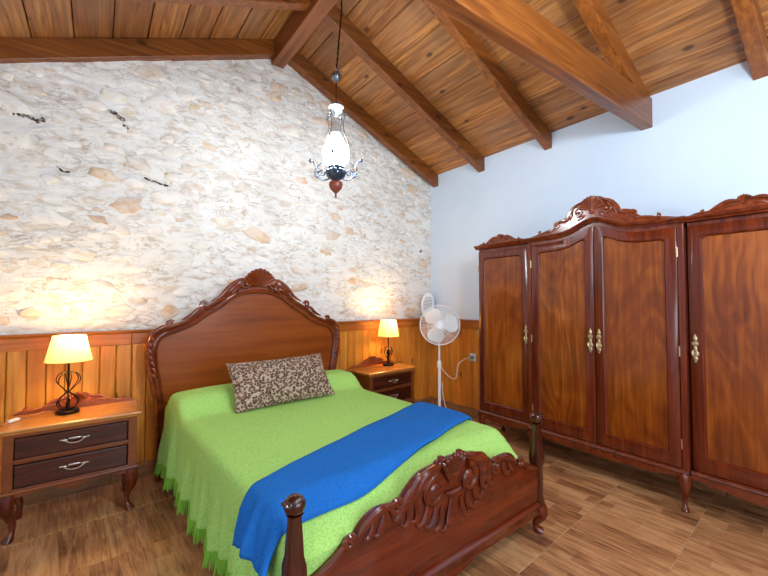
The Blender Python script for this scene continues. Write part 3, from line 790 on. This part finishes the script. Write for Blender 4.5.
# ------------------------------------------------------------------ table lamps
def table_lamp(loc, rb, rt, label, kind, zs0, zs1, power):
    t = thing('table_lamp', label, 'lamp', loc, 0, 'bedside table lamps')
    m = MB(); m.lathe([(.001,0),(.058,0),(.060,.004),(.060,.014),(.055,.019),(.020,.022),(.001,.023)], 24); m.build('base', M['iron'], t)
    m = MB(); m.lathe([(.006,.02),(.006,zs0+.03),(.012,zs0+.032),(.012,zs0+.075),(.001,zs0+.076)], 12)
    m.build('stem', M['iron'], t)
    m = MB()
    if kind == 0:
        for k in range(6):
            a = pi*k/3+.3
            lo = [(.004,.022),(.035,.03),(.056,.06),(.048,.09),(.016,.118),(.006,.13)]
            hi = [(.006,.128),(.024,.15),(.056,.185),(.060,.215),(.040,.245),(.008,.25)]
            for pr in (lo, hi):
                q = smooth_poly(pr, 4); m.tube([(r*cos(a+z*2.2), r*sin(a+z*2.2), z) for r, z in q], .0032, 6)
        m.ell((0,0,.128), .013, .013, .010)
    else:
        for k in range(8):
            a = pi*k/4
            q = smooth_poly([(.006,.05),(.012,.075),(.034,.11),(.046,.15),(.036,.185),(.008,.20)], 4)
            m.tube([(r*cos(a+z*5), r*sin(a+z*5), z) for r, z in q], .0030, 6)
        m.lathe([(.02,.02),(.012,.03),(.018,.045),(.008,.055),(.001,.056)], 14)
        m.ell((0,0,.14), .018, .018, .035)
    m.build('wire_cage', M['iron'], t)
    m = MB(); rows = []
    n = 40
    for r, z in ((rb, zs0), (rb, zs0+.004), (lerp(rb, rt, .5), (zs0+zs1)/2), (rt, zs1-.004), (rt, zs1)): rows.append([(r*cos(2*pi*j/n), r*sin(2*pi*j/n), z) for j in range(n)])
    m.strip(rows, close=True); o = m.build('shade', M['shade'], t)
    m = MB()
    for r, z in ((rb, zs0), (rt, zs1)): m.tube([(r*cos(2*pi*j/n), r*sin(2*pi*j/n), z) for j in range(n+1)], .0018, 5)
    for k in range(3): m.tube([(rt*cos(k*2.09), rt*sin(k*2.09), zs1-.002), (.008*cos(k*2.09), .008*sin(k*2.09), zs1-.02)], .0012, 5)
    m.tube([(0,0,zs0+.07),(0,0,zs1-.02)], .002, 5)
    m.build('shade_rings', M['brass'], o)
    m = MB(); m.ell((0,0,zs0+.105), .022, .022, .03); m.build('bulb', M['bulb'], t)
    d = bpy.data.lights.new('lamp_light', 'POINT'); d.energy = power; d.color = (1.0, .69, .31); d.shadow_soft_size = .03
    l = bpy.data.objects.new('lamp_light', d); COL.objects.link(l); l.parent = t; l.location = (.03, -.0, zs0+.125)
    return t
ZT = .6075
lampL = table_lamp((-.130, 3.045, ZT), .116, .082, 'larger bedside lamp with double wire cage on the left nightstand', 0, .318, .472, 7)
lampR = table_lamp((2.48, 3.19, ZT), .114, .082, 'smaller bedside lamp with single wire bulb on the right nightstand', 1, .308, .480, 6)
# cord with inline switch of the left lamp
m = MB(); q = smooth_poly([(-.055,.005,.006),(-.10,.07,.010),(-.16,.03,.006),(-.20,-.02,.008),(-.225,-.05,.006),(-.262,-.095,.006),(-.292,-.13,.003),(-.305,-.15,-.06),(-.31,-.155,-.25),(-.315,-.15,-.5)], 5)
m.tube(q, .0035, 6); co = m.build('cord', M['cordcable'], lampL)
m = MB(); m.box(-.028,.028,-.010,.010,-.007,.008); sw = m.build('switch', M['whiteplastic'], co, smooth=False, bevel=.004); sw.location = (-.232, -.058, .012); sw.rotation_euler = (0,0,radians(50))
m = MB(); q = smooth_poly([(.055,.01,.006),(.12,.05,.006),(.25,.08,.004),(.262,.09,-.03),(.30,.13,-.10),(.37,.17,-.145),(.43,.18,-.15)], 5)
m.tube(q, .004, 6); m.build('cord', M['darkcable'], lampR)

# ------------------------------------------------------------------ pendant lamp
PX, PY = 1.275, 2.22
def pendant(px, py, label, globe):
    pen = thing('pendant_lamp', label, 'pendant lamp', (px, py, 0), 0, 'pendant lamps under the ridge beam')
    m = MB(); pts = [(.04, 0, 3.50), (.040, .0, 3.3), (.020, 0, 3.1), (.012, 0, 2.98), (0, 0, 2.86)]
    q = smooth_poly(pts, 5); m.tube(q, .005, 6)
    for k in range(32):
        z = 3.49-.02*k; x = .04 if z > 3.3 else lerp(0, .04, (z-2.86)/.44); m.ell((x, 0, z), .008 if k % 2 else .004, .004 if k % 2 else .008, .011, 6, 5)
    m.build('chain', M['iron'], pen)
    m = MB(); m.lathe([(.001,3.505),(.05,3.5),(.05,3.49),(.02,3.46),(.001,3.455)], 18, (.04,0,0)); m.build('ceiling_rose', M['iron'], pen)
    m = MB(); m.lathe([(.001,2.79),(.012,2.792),(.030,2.815),(.034,2.835),(.028,2.852),(.012,2.862),(.001,2.875)], 18)
    for k in range(6): a = k*pi/3; m.tube([(.03*cos(a),.03*sin(a),2.845),(.042*cos(a),.042*sin(a),2.855),(.046*cos(a),.046*sin(a),2.848)], .003, 5)
    m.build('chain_coupler', M['pewter'], pen)
    m = MB(); m.tube([(0,0,2.80),(0,0,2.62)], .0035, 6); m.build('rod', M['iron'], pen)
    m = MB(); m.lathe([(.001,2.635),(.012,2.632),(.024,2.627),(.050,2.618),(.052,2.613),(.034,2.598),(.018,2.578),(.007,2.55),(.001,2.548)], 22); m.build('smoke_bell', M['smoke'], pen)
    m = MB()
    for k in range(4):
        a = k*pi/2 + .5; q = smooth_poly([(.010,2.56),(.050,2.575),(.072,2.545),(.058,2.50),(.062,2.44),(.092,2.36),(.104,2.29),(.104,2.21)], 4)
        m.tube([(r*cos(a), r*sin(a), z) for r, z in q], .0035, 6)
        m.tube([((.070+.013*cos(b))*cos(a), (.070+.013*cos(b))*sin(a), 2.556+.013*sin(b)) for b in [k2*.5 for k2 in range(12)]], .003, 5)
    m.build('hanger', M['pewter'], pen)
    m = MB(); m.lathe([(.030,2.43),(.036,2.41),(.050,2.385),(.078,2.345),(.092,2.30),(.088,2.26),(.064,2.22),(.035,2.21),(.001,2.208)], 28); m.build('glass_shade', M[globe], pen)
    ch = MB(); ch.strip([[(r*cos(2*pi*j/20), r*sin(2*pi*j/20), z) for j in range(20)] for r, z in ((.026,2.535),(.028,2.48),(.033,2.43))], close=True); ch.build('glass_chimney', M['glass'], pen)
    m = MB(); m.lathe([(.001,2.205),(.05,2.208),(.056,2.20),(.050,2.185),(.040,2.175),(.052,2.155),(.040,2.13),(.026,2.115),(.001,2.112)], 22)
    for k in range(12):
        a = k*pi/6; m.tube([(.045*cos(a),.045*sin(a),2.185),(.062*cos(a),.062*sin(a),2.17),(.052*cos(a),.052*sin(a),2.14),(.03*cos(a),.03*sin(a),2.12)], [.006,.010,.010,.004], 6)
    m.build('lamp_font', M['bluemetal'], pen)
    for k in range(4):
        a = k*pi/2 + 2.49; m = MB(lambda r, c, z: (r*cos(a)-c*sin(a), r*sin(a)+c*cos(a), z))
        q = smooth_poly([(.03,2.14),(.06,2.115),(.10,2.12),(.140,2.165),(.132,2.20),(.152,2.235),(.172,2.245)], 5); m.tube([(r, 0, z) for r, z in q], .0050, 6)
        m.tube([(r, 0, z) for r, z in spiral(.090, 2.158, .028, 1.4, -1.2)], .0048, 6)
        m.tube([(r, 0, z) for r, z in spiral(.122, 2.148, .024, 1.4, 2.0, -1)], .0046, 6)
        m.ell((.172, 0, 2.246), .012, .012, .012)
        m.tube([(r, 0, z) for r, z in smooth_poly([(.055,2.215),(.09,2.232),(.13,2.20)], 4)], .0042, 6)
        m.build('scroll_arm', M['bluemetal'], pen)
    m = MB(); m.lathe([(.001,2.115),(.022,2.11),(.044,2.095),(.048,2.080),(.040,2.055),(.022,2.035),(.008,2.022),(.006,2.005),(.008,2.0),(.001,1.990)], 20); m.build('finial', M['redceramic'], pen)
pendant(PX, PY, 'hanging iron pendant lamp with glowing glass above the bed', 'globe')
pendant(PX, -.12, 'matching iron pendant lamp hung behind the photographer, near the added front window', 'globe2')

# ------------------------------------------------------------------ standing fan
fan = thing('standing_fan', 'white standing fan with round grille in the corner by the wardrobe', 'fan', (2.995, 2.945, 0))
m = MB(); m.lathe([(.001,0),(.19,0),(.195,.008),(.18,.020),(.06,.034),(.035,.06),(.028,.075),(.001,.076)], 32); m.build('base', M['whiteplastic'], fan)
m = MB(); m.lathe([(.016,.06),(.016,.60),(.001,.601)], 14); m.lathe([(.022,.56),(.024,.57),(.024,.62),(.019,.635),(.001,.636)], 14); m.build('lower_pole', M['whiteplastic'], fan)
m = MB(); m.lathe([(.011,.60),(.011,.92),(.001,.921)], 12); m.build('upper_pole', M['whiteplastic'], fan)
FH = Vector((-.04, -.05, 1.03)); fdir = Vector((-.68, -.73, 0.02)).normalized(); fside = Vector((0,0,1)).cross(fdir).normalized(); fup = fdir.cross(fside)
ff = lambda a, c, b: tuple(FH + fside*a + fdir*(-c) + fup*b)   # c negative = toward the room
m = MB(ff); m.lathe([(.001,0),(.05,0),(.052,.004),(.001,.005)], 16) if False else None
mr = [(.001,.16),(.03,.158),(.048,.14),(.052,.09),(.050,.05),(.040,.045),(.001,.044)]
rows = [[(r*cos(2*pi*j/18), c, r*sin(2*pi*j/18)) for j in range(18)] for r, c in mr]; m.strip(rows, close=True, cap=True)
m.tube([(0, .09, 0), (0, .075, -.06), (0, .03, -.11)], [.03, .026, .018], 10)
m.build('motor_housing', M['whiteplastic'], fan)
def grille(name, cc, depth, nr):
    m = MB(ff); R = .212
    m.tube([(R*cos(2*pi*j/48), cc, R*sin(2*pi*j/48)) for j in range(49)], .006, 6)
    for rr in (.06, .13): m.tube([(rr*cos(2*pi*j/30), cc+depth*(1-(rr/R)**2), rr*sin(2*pi*j/30)) for j in range(31)], .0018, 4)
    for k in range(nr):
        a = 2*pi*k/nr; m.tube([(R*t*cos(a+.25*t), cc+depth*(1-t**2.4), R*t*sin(a+.25*t)) for t in (.16, .4, .65, .85, 1)], .0019, 4)
    rows = [[(r*cos(2*pi*j/20), cc+depth+dc, r*sin(2*pi*j/20)) for j in range(20)] for r, dc in ((.001, -.002), (.034, -.001), (.036, .003), (.001, .004))]; m.strip(rows, close=True, cap=True)
    m.build(name, M['whiteplastic'], fan)
grille('front_grille', -.012, -.055, 72); grille('rear_grille', .0, .05, 56)
for k in range(3):
    m = MB(ff); a0 = 2*pi*k/3 + .15; rows = []
    for i in range(9):
        t = i/8; r = .03+.165*t; w = lerp(.40, .80, sin(pi*min(t*.9+.1, 1)))*(1 if t < .95 else .8)
        rows.append([(r*cos(a0+w*u), -.020 + .030*u*(1-.3*t), r*sin(a0+w*u)) for u in [-1+2*q/8 for q in range(9)]])
    m.strip(rows); o = m.build('blade', M['blade'], fan); so = o.modifiers.new('t', 'SOLIDIFY'); so.thickness = .003
m = MB(ff); rows = [[(r*cos(2*pi*j/16), c, r*sin(2*pi*j/16)) for j in range(16)] for r, c in ((.001,.045),(.02,.044),(.032,.0),(.028,-.035),(.001,-.04))]; m.strip(rows, close=True, cap=True); m.build('hub', M['blade'], fan)
m = MB(); q = smooth_poly([(.02,-.01,.56),(.04,-.02,.53),(.08,-.04,.48),(.13,-.06,.44),(.165,-.09,.44),(.17,-.10,.50),(.175,-.11,.58),(.20,-.14,.63),(.24,-.18,.662),(.276,-.20,.668)], 6)
m.tube(q, .0045, 6)
q = smooth_poly([(.03,-.01,.40),(.05,-.02,.2),(.10,-.06,.03),(.17,-.14,.012),(.22,-.20,.010),(.20,-.30,.010),(.10,-.36,.010),(.02,-.30,.010)], 6); m.tube(q, .0045, 6)
cb = m.build('power_cord', M['cable'], fan)

# ------------------------------------------------------------------ wall socket with plug
sk = thing('wall_socket', 'white wall socket with a plug on the wainscot beside the wardrobe', 'socket', (XR-.056, 2.745, .668))
m = MB(); m.box(-.008, .012, -.042, .042, -.042, .042); m.build('cover_plate', M['whiteplastic'], sk, smooth=False, bevel=.006)
m = MB(); rows = [[(x, r*cos(2*pi*j/14), r*sin(2*pi*j/14)) for j in range(14)] for x, r in ((-.006,.019),(-.04,.018),(-.048,.012),(-.049,.001))]; m.strip(rows, close=True, cap=True); m.build('plug', M['greyplastic'], sk)

# ------------------------------------------------------------------ oval heater on the wainscot ledge in the corner
ht = thing('fan_heater', 'small white oval appliance with grey grille on the wainscot ledge behind the fan', 'heater', (3.20, 3.365, 1.082), radians(-28))
ht.rotation_euler = (0, radians(5), radians(-30)); ht.scale = (1.35, 1.0, 1.32)
m = MB(); n = 30
rows = []
for c, k in ((.03, .86), (.02, .96), (.0, 1.0), (-.022, 1.0), (-.034, .93), (-.034, .74), (-.026, .70)):
    rows.append([(.062*k*cos(2*pi*j/n), c, .118+.118*k*sin(2*pi*j/n)) for j in range(n)])
m.strip(rows, close=True, cap=True); m.build('shell', M['whiteplastic'], ht)
m = MB()
for k in range(12):
    z = .045+.0128*k; hw = .041*sqrt(max(.05, 1-((z-.118)/.082)**2)); m.box(-hw, hw, -.033, -.026, z, z+.005)
m.build('grille', M['greyplastic'], ht, smooth=False)
m = MB(); m.lathe([(.001,0),(.032,0),(.030,.008),(.001,.010)], 16); m.build('foot', M['greyplastic'], ht)

# ------------------------------------------------------------------ wardrobe
wd = thing('wardrobe', 'wide four-door mahogany wardrobe with carved shell crest along the white wall', 'wardrobe', (2.89, 1.27, 0))
# local frame: a runs to the left along the wall as seen from the room (+y), c is depth into the wall (+x), b up
wf = lambda a, c, b: (c, a, b)
CW = .535                                    # half width of the centre section
WW = .548                                    # wing width
STEP = .030
BACK = .405
def bell(a): return .085*exp(-(a/.15)**2)
# carcass
m = MB(wf); m.box(-CW, CW, .022, BACK, .215, 1.785)
body = m.build('centre_carcass', M['mahog'], wd, smooth=False, bevel=.004)
for s in (-1, 1):
    a0, a1 = sorted((s*(CW+.004), s*(CW+WW))); m = MB(wf); m.box(a0, a1, STEP+.022, BACK, .215, 1.785); m.build('wing_carcass', M['mahog'], wd, smooth=False, bevel=.004)
def door(a0, a1, c0, zb, ztf, hinge, handle_a, veneer_rot=0):
    """door between a0 and a1; ztf(a) top edge; raised frame with moulding around a recessed veneer panel"""
    g = .0025; A0, A1 = a0+g, a1-g; st = .062; n = 20
    As = [lerp(A0, A1, k/n) for k in range(n+1)]
    outline = [(A0, zb), (A1, zb)] + [(a, ztf(a)-g) for a in reversed(As)]
    In = [lerp(A0+st, A1-st, k/n) for k in range(n+1)]
    def itop(a): return ztf(a) - .070
    r = .022
    inner = [(A0+st, zb+.085), (A1-st, zb+.085)] + [(a, itop(a)-(.016 if abs(k-n/2) == n/2 else 0)) for k, a in reversed(list(enumerate(In)))]
    m = MB(wf); 
    o0 = [(a, c0+.022, b) for a, b in outline]; o1 = [(a, c0+.003, b) for a, b in outline]
    cxm = (A0+A1)/2; czm = (zb+ztf(cxm))/2
    def inset(pts, d, c): return [(a + (d if a < cxm-.01 else -d if a > cxm+.01 else 0), c, b + (d if b < czm else -d)) for a, b in pts]
    rows = [o0, o1, inset(outline, .004, c0), inset(inner, -.012, c0), inset(inner, -.009, c0-.005), inset(inner, -.004, c0-.006), inset(inner, .0, c0-.002), inset(inner, .006, c0+.010)]
    m.strip(rows, close=True)
    d = m.build('door', M['mahog'], wd)
    m = MB(); pin = inset(inner, .003, 0); ac = cxm; bc = czm
    m.xf = lambda a, c, b: (c0+.009+c, a-ac, b-bc)
    m.prism([(a, b) for a, c, b in pin], 0, .008)
    p = m.build('panel', M['veneer'], d, smooth=False); p.location = (0, ac, bc)
    if hinge is not None:
        for z in (zb+.15, (zb+1.7)/2, 1.60):
            m = MB(wf); m.tube([(hinge, c0-.002, z-.03), (hinge, c0-.002, z+.03)], .004, 6); m.build('hinge', M['brass'], d)
    if handle_a is not None:
        m = MB(wf); z = 1.0; c = c0-.004
        for dz, rx, rz in ((.062,.012,.020),(.032,.017,.018),(.0,.010,.022),(-.030,.019,.018),(-.058,.013,.016),(.082,.006,.010),(-.076,.006,.008)): m.ell((handle_a, c, z+dz), rx, .006, rz, 12, 8)
        for sg in (-1, 1):
            m.tube([(handle_a+sg*a, c-.003, z+.032+b) for a, b in spiral(.012, 0, .010, 1, 1.0)], .003, 5)
            m.tube([(handle_a+sg*a, c-.003, z-.030+b) for a, b in spiral(.013, 0, .011, 1, 1.0)], .003, 5)
        m.tube([(handle_a-.010, c-.008, z-.008), (handle_a-.012, c-.014, z-.03), (handle_a, c-.016, z-.048), (handle_a+.012, c-.014, z-.03), (handle_a+.010, c-.008, z-.008)], .0035, 6)
        m.build('handle', M['brass'], d)
ZB = .262
flat = lambda a: 1.760
ctop = lambda a: 1.760 + bell(a)
sw = .035
door(.001, CW-sw, 0, ZB, ctop, CW-sw+.001, .030)
door(-CW+sw, -.001, 0, ZB, ctop, -CW+sw-.001, -.030)
door(CW+.012, CW+WW-.010, STEP, ZB, flat, CW+WW-.010, CW+.035)
door(-CW-WW+.010, -CW-.012, STEP, ZB, flat, -CW-WW+.010, -CW-.038)
for s in (-1, 1):      # corner pilasters of the centre section
    a0, a1 = sorted((s*(CW-sw+.002), s*CW)); m = MB(wf); m.box(a0, a1, -.004, .03, .235, 1.775); m.build('pilaster', M['mahog'], wd, smooth=False, bevel=.004)
# header behind the arched doors + cornices
m = MB(wf); As = [lerp(-CW, CW, k/48) for k in range(49)]
m.prism([(-CW, 1.75)] + [(a, 1.784+bell(a)) for a in As] + [(CW, 1.75)], .012, .06); m.build('arched_header', M['mahog_x'], wd, smooth=False)
cpf = [(.06, 0), (.002, 0), (-.006, .003), (-.009, .010), (-.018, .014), (-.028, .022), (-.030, .030), (-.024, .035), (.06, .036)]
m = MB(wf); m.strip([[(a, c, 1.784+bell(a)+b) for c, b in cpf] for a in [lerp(-CW-.012, CW+.012, k/48) for k in range(49)]], close=True, cap=True); m.build('cornice', M['mahog_x'], wd)
m = MB(wf); m.box(-CW, CW, .05, BACK, 1.784, 1.80); m.build('top_board', M['mahog_x'], wd, smooth=False)
for s in (-1, 1):
    m = MB(wf); a0, a1 = sorted((s*(CW+.002), s*(CW+WW+.02)))
    m.strip([[(a, STEP+c, 1.784+b) for c, b in cpf] for a in (a0, a1)], close=True, cap=True)
    m.box(min(a0, a1), max(a0, a1), STEP+.05, BACK, 1.785, 1.805)
    m.build('cornice', M['mahog_x'], wd)
# base mouldings with shaped aprons
bpf = [(.05, .0), (-.008, .0), (-.014, .008), (-.010, .018), (-.002, .026), (.05, .028)]
def base(a0, a1, c0, depth, name='base_apron'):
    m = MB(wf); m.strip([[(a, c0+c, .232+b) for c, b in bpf] for a in (a0, a1)], close=True, cap=True)
    mid = (a0+a1)/2; hw = (a1-a0)/2; n = 40
    def ed(a):
        u = abs(a-mid)/hw; return .198 - depth*(.5+.5*cos(pi*min(u*1.25, 1))) - .010*exp(-((u-.62)/.09)**2) + .010*exp(-((u-.85)/.1)**2)
    m.prism([(a0, .236)] + [(lerp(a0, a1, k/n), ed(lerp(a0, a1, k/n))) for k in range(n+1)] + [(a1, .236)], c0-.004, c0+.02)
    m.box(a0, a1, c0+.0, BACK, .21, .24)
    m.build(name, M['mahog_x'], wd, smooth=False)
base(-CW, CW, 0, .020); base(CW+.002, CW+WW, STEP, .022); base(-CW-WW, -CW-.002, STEP, .022)
for a, c, s in ((CW-.03, .02, 1), (-CW+.03, .02, -1), (CW+WW-.04, STEP+.02, 1), (-CW-WW+.04, STEP+.02, -1), (CW+WW-.04, BACK-.05, 1), (-CW-WW+.04, BACK-.05, -1)):
    m = MB(lambda x, y, z: (c+x, a+y, z)); cabriole(m, .225, .034, -.7 if c < .2 else .7, s*.4); m.build('leg', M['mahog'], wd)
# big carved crest
def crest(a_c, half, ztop, c0, big):
    m = MB(wf); xf = lambda a, c, b: (c0+c, a_c+a, b)
    m.xf = xf
    q = resample(smooth_poly(half, 4), 40); out = [(-a, b) for a, b in q] + [(a, b) for a, b in reversed(q[:-1])]
    lowf = [(a, (1.815+bell(a)) if big else 1.815) for a, b in out]
    rows = [[(a, .012, lb), (a, .012, max(b, lb+.002)), (a, .004, max(b, lb+.002)+.004), (a, -.008, max(b, lb+.002)), (a, -.010, lb)] for (a, b), (_, lb) in zip(out, lowf)]
    m.strip(rows, close=True, cap=True)
    C = -.012
    if big:
        shellfan(m, 0, 1.955, .105, radians(15), radians(165), 11, C)
        m.ell((0, C, 1.945), .022, .010, .016)
        for s in (-1, 1):
            P = lambda L: [(s*a, b) for a, b in L]
            rope(m, P(spiral(.095, 1.955, .036, 1.3, radians(70), -1)), C-.002, .011, .007)
            m.ell((s*.095, C-.002, 1.955), .014, .010, .014)
            leaf(m, P([(.075,2.03),(.13,2.0),(.17,1.95),(.19,1.91),(.25,1.90)]), C, .016)
            leaf(m, P([(.13,1.97),(.155,1.94),(.16,1.905)]), C, .012)
            leaf(m, P([(.05,1.93),(.08,1.91),(.11,1.895)]), C, .010)
            rope(m, P(spiral(.265, 1.885, .024, 1.3, radians(120), -1)), C, .010, .006)
            leaf(m, P([(.17,1.93),(.22,1.915),(.27,1.908)]), C, .012)
            leaf(m, P([(.28,1.86),(.34,1.85),(.40,1.842)]), C, .010)
            rope(m, P(spiral(.41, 1.845, .014, 1.2, radians(120), -1)), C, .007, .004)
    else:
        shellfan(m, 0, 1.835, .062, radians(60), radians(120), 5, C, base=.1)
        for s in (-1, 1):
            P = lambda L: [(s*a, b) for a, b in L]
            leaf(m, P([(.02,1.87),(.07,1.875),(.12,1.852),(.16,1.83)]), C, .011)
            leaf(m, P([(.03,1.85),(.07,1.848),(.10,1.83)]), C, .008)
            rope(m, P(spiral(.185, 1.832, .011, 1.2, radians(120), -1)), C, .006, .003)
            leaf(m, P([(.16,1.832),(.21,1.828),(.25,1.82)]), C, .006)
    m.build('crest', M['headframe'], wd)
crest(0, [(.50,1.822),(.44,1.836),(.40,1.842),(.34,1.848),(.30,1.868),(.27,1.898),(.235,1.905),(.20,1.912),(.16,1.945),(.12,1.99),(.08,2.035),(.04,2.055),(0,2.058)], 2.06, .0, True)
for s in (-1, 1):
    crest(s*(CW+WW/2+.004), [(.26,1.817),(.22,1.826),(.18,1.832),(.14,1.842),(.10,1.860),(.06,1.876),(.035,1.880),(.02,1.892),(0,1.896)], 1.9, STEP, False)
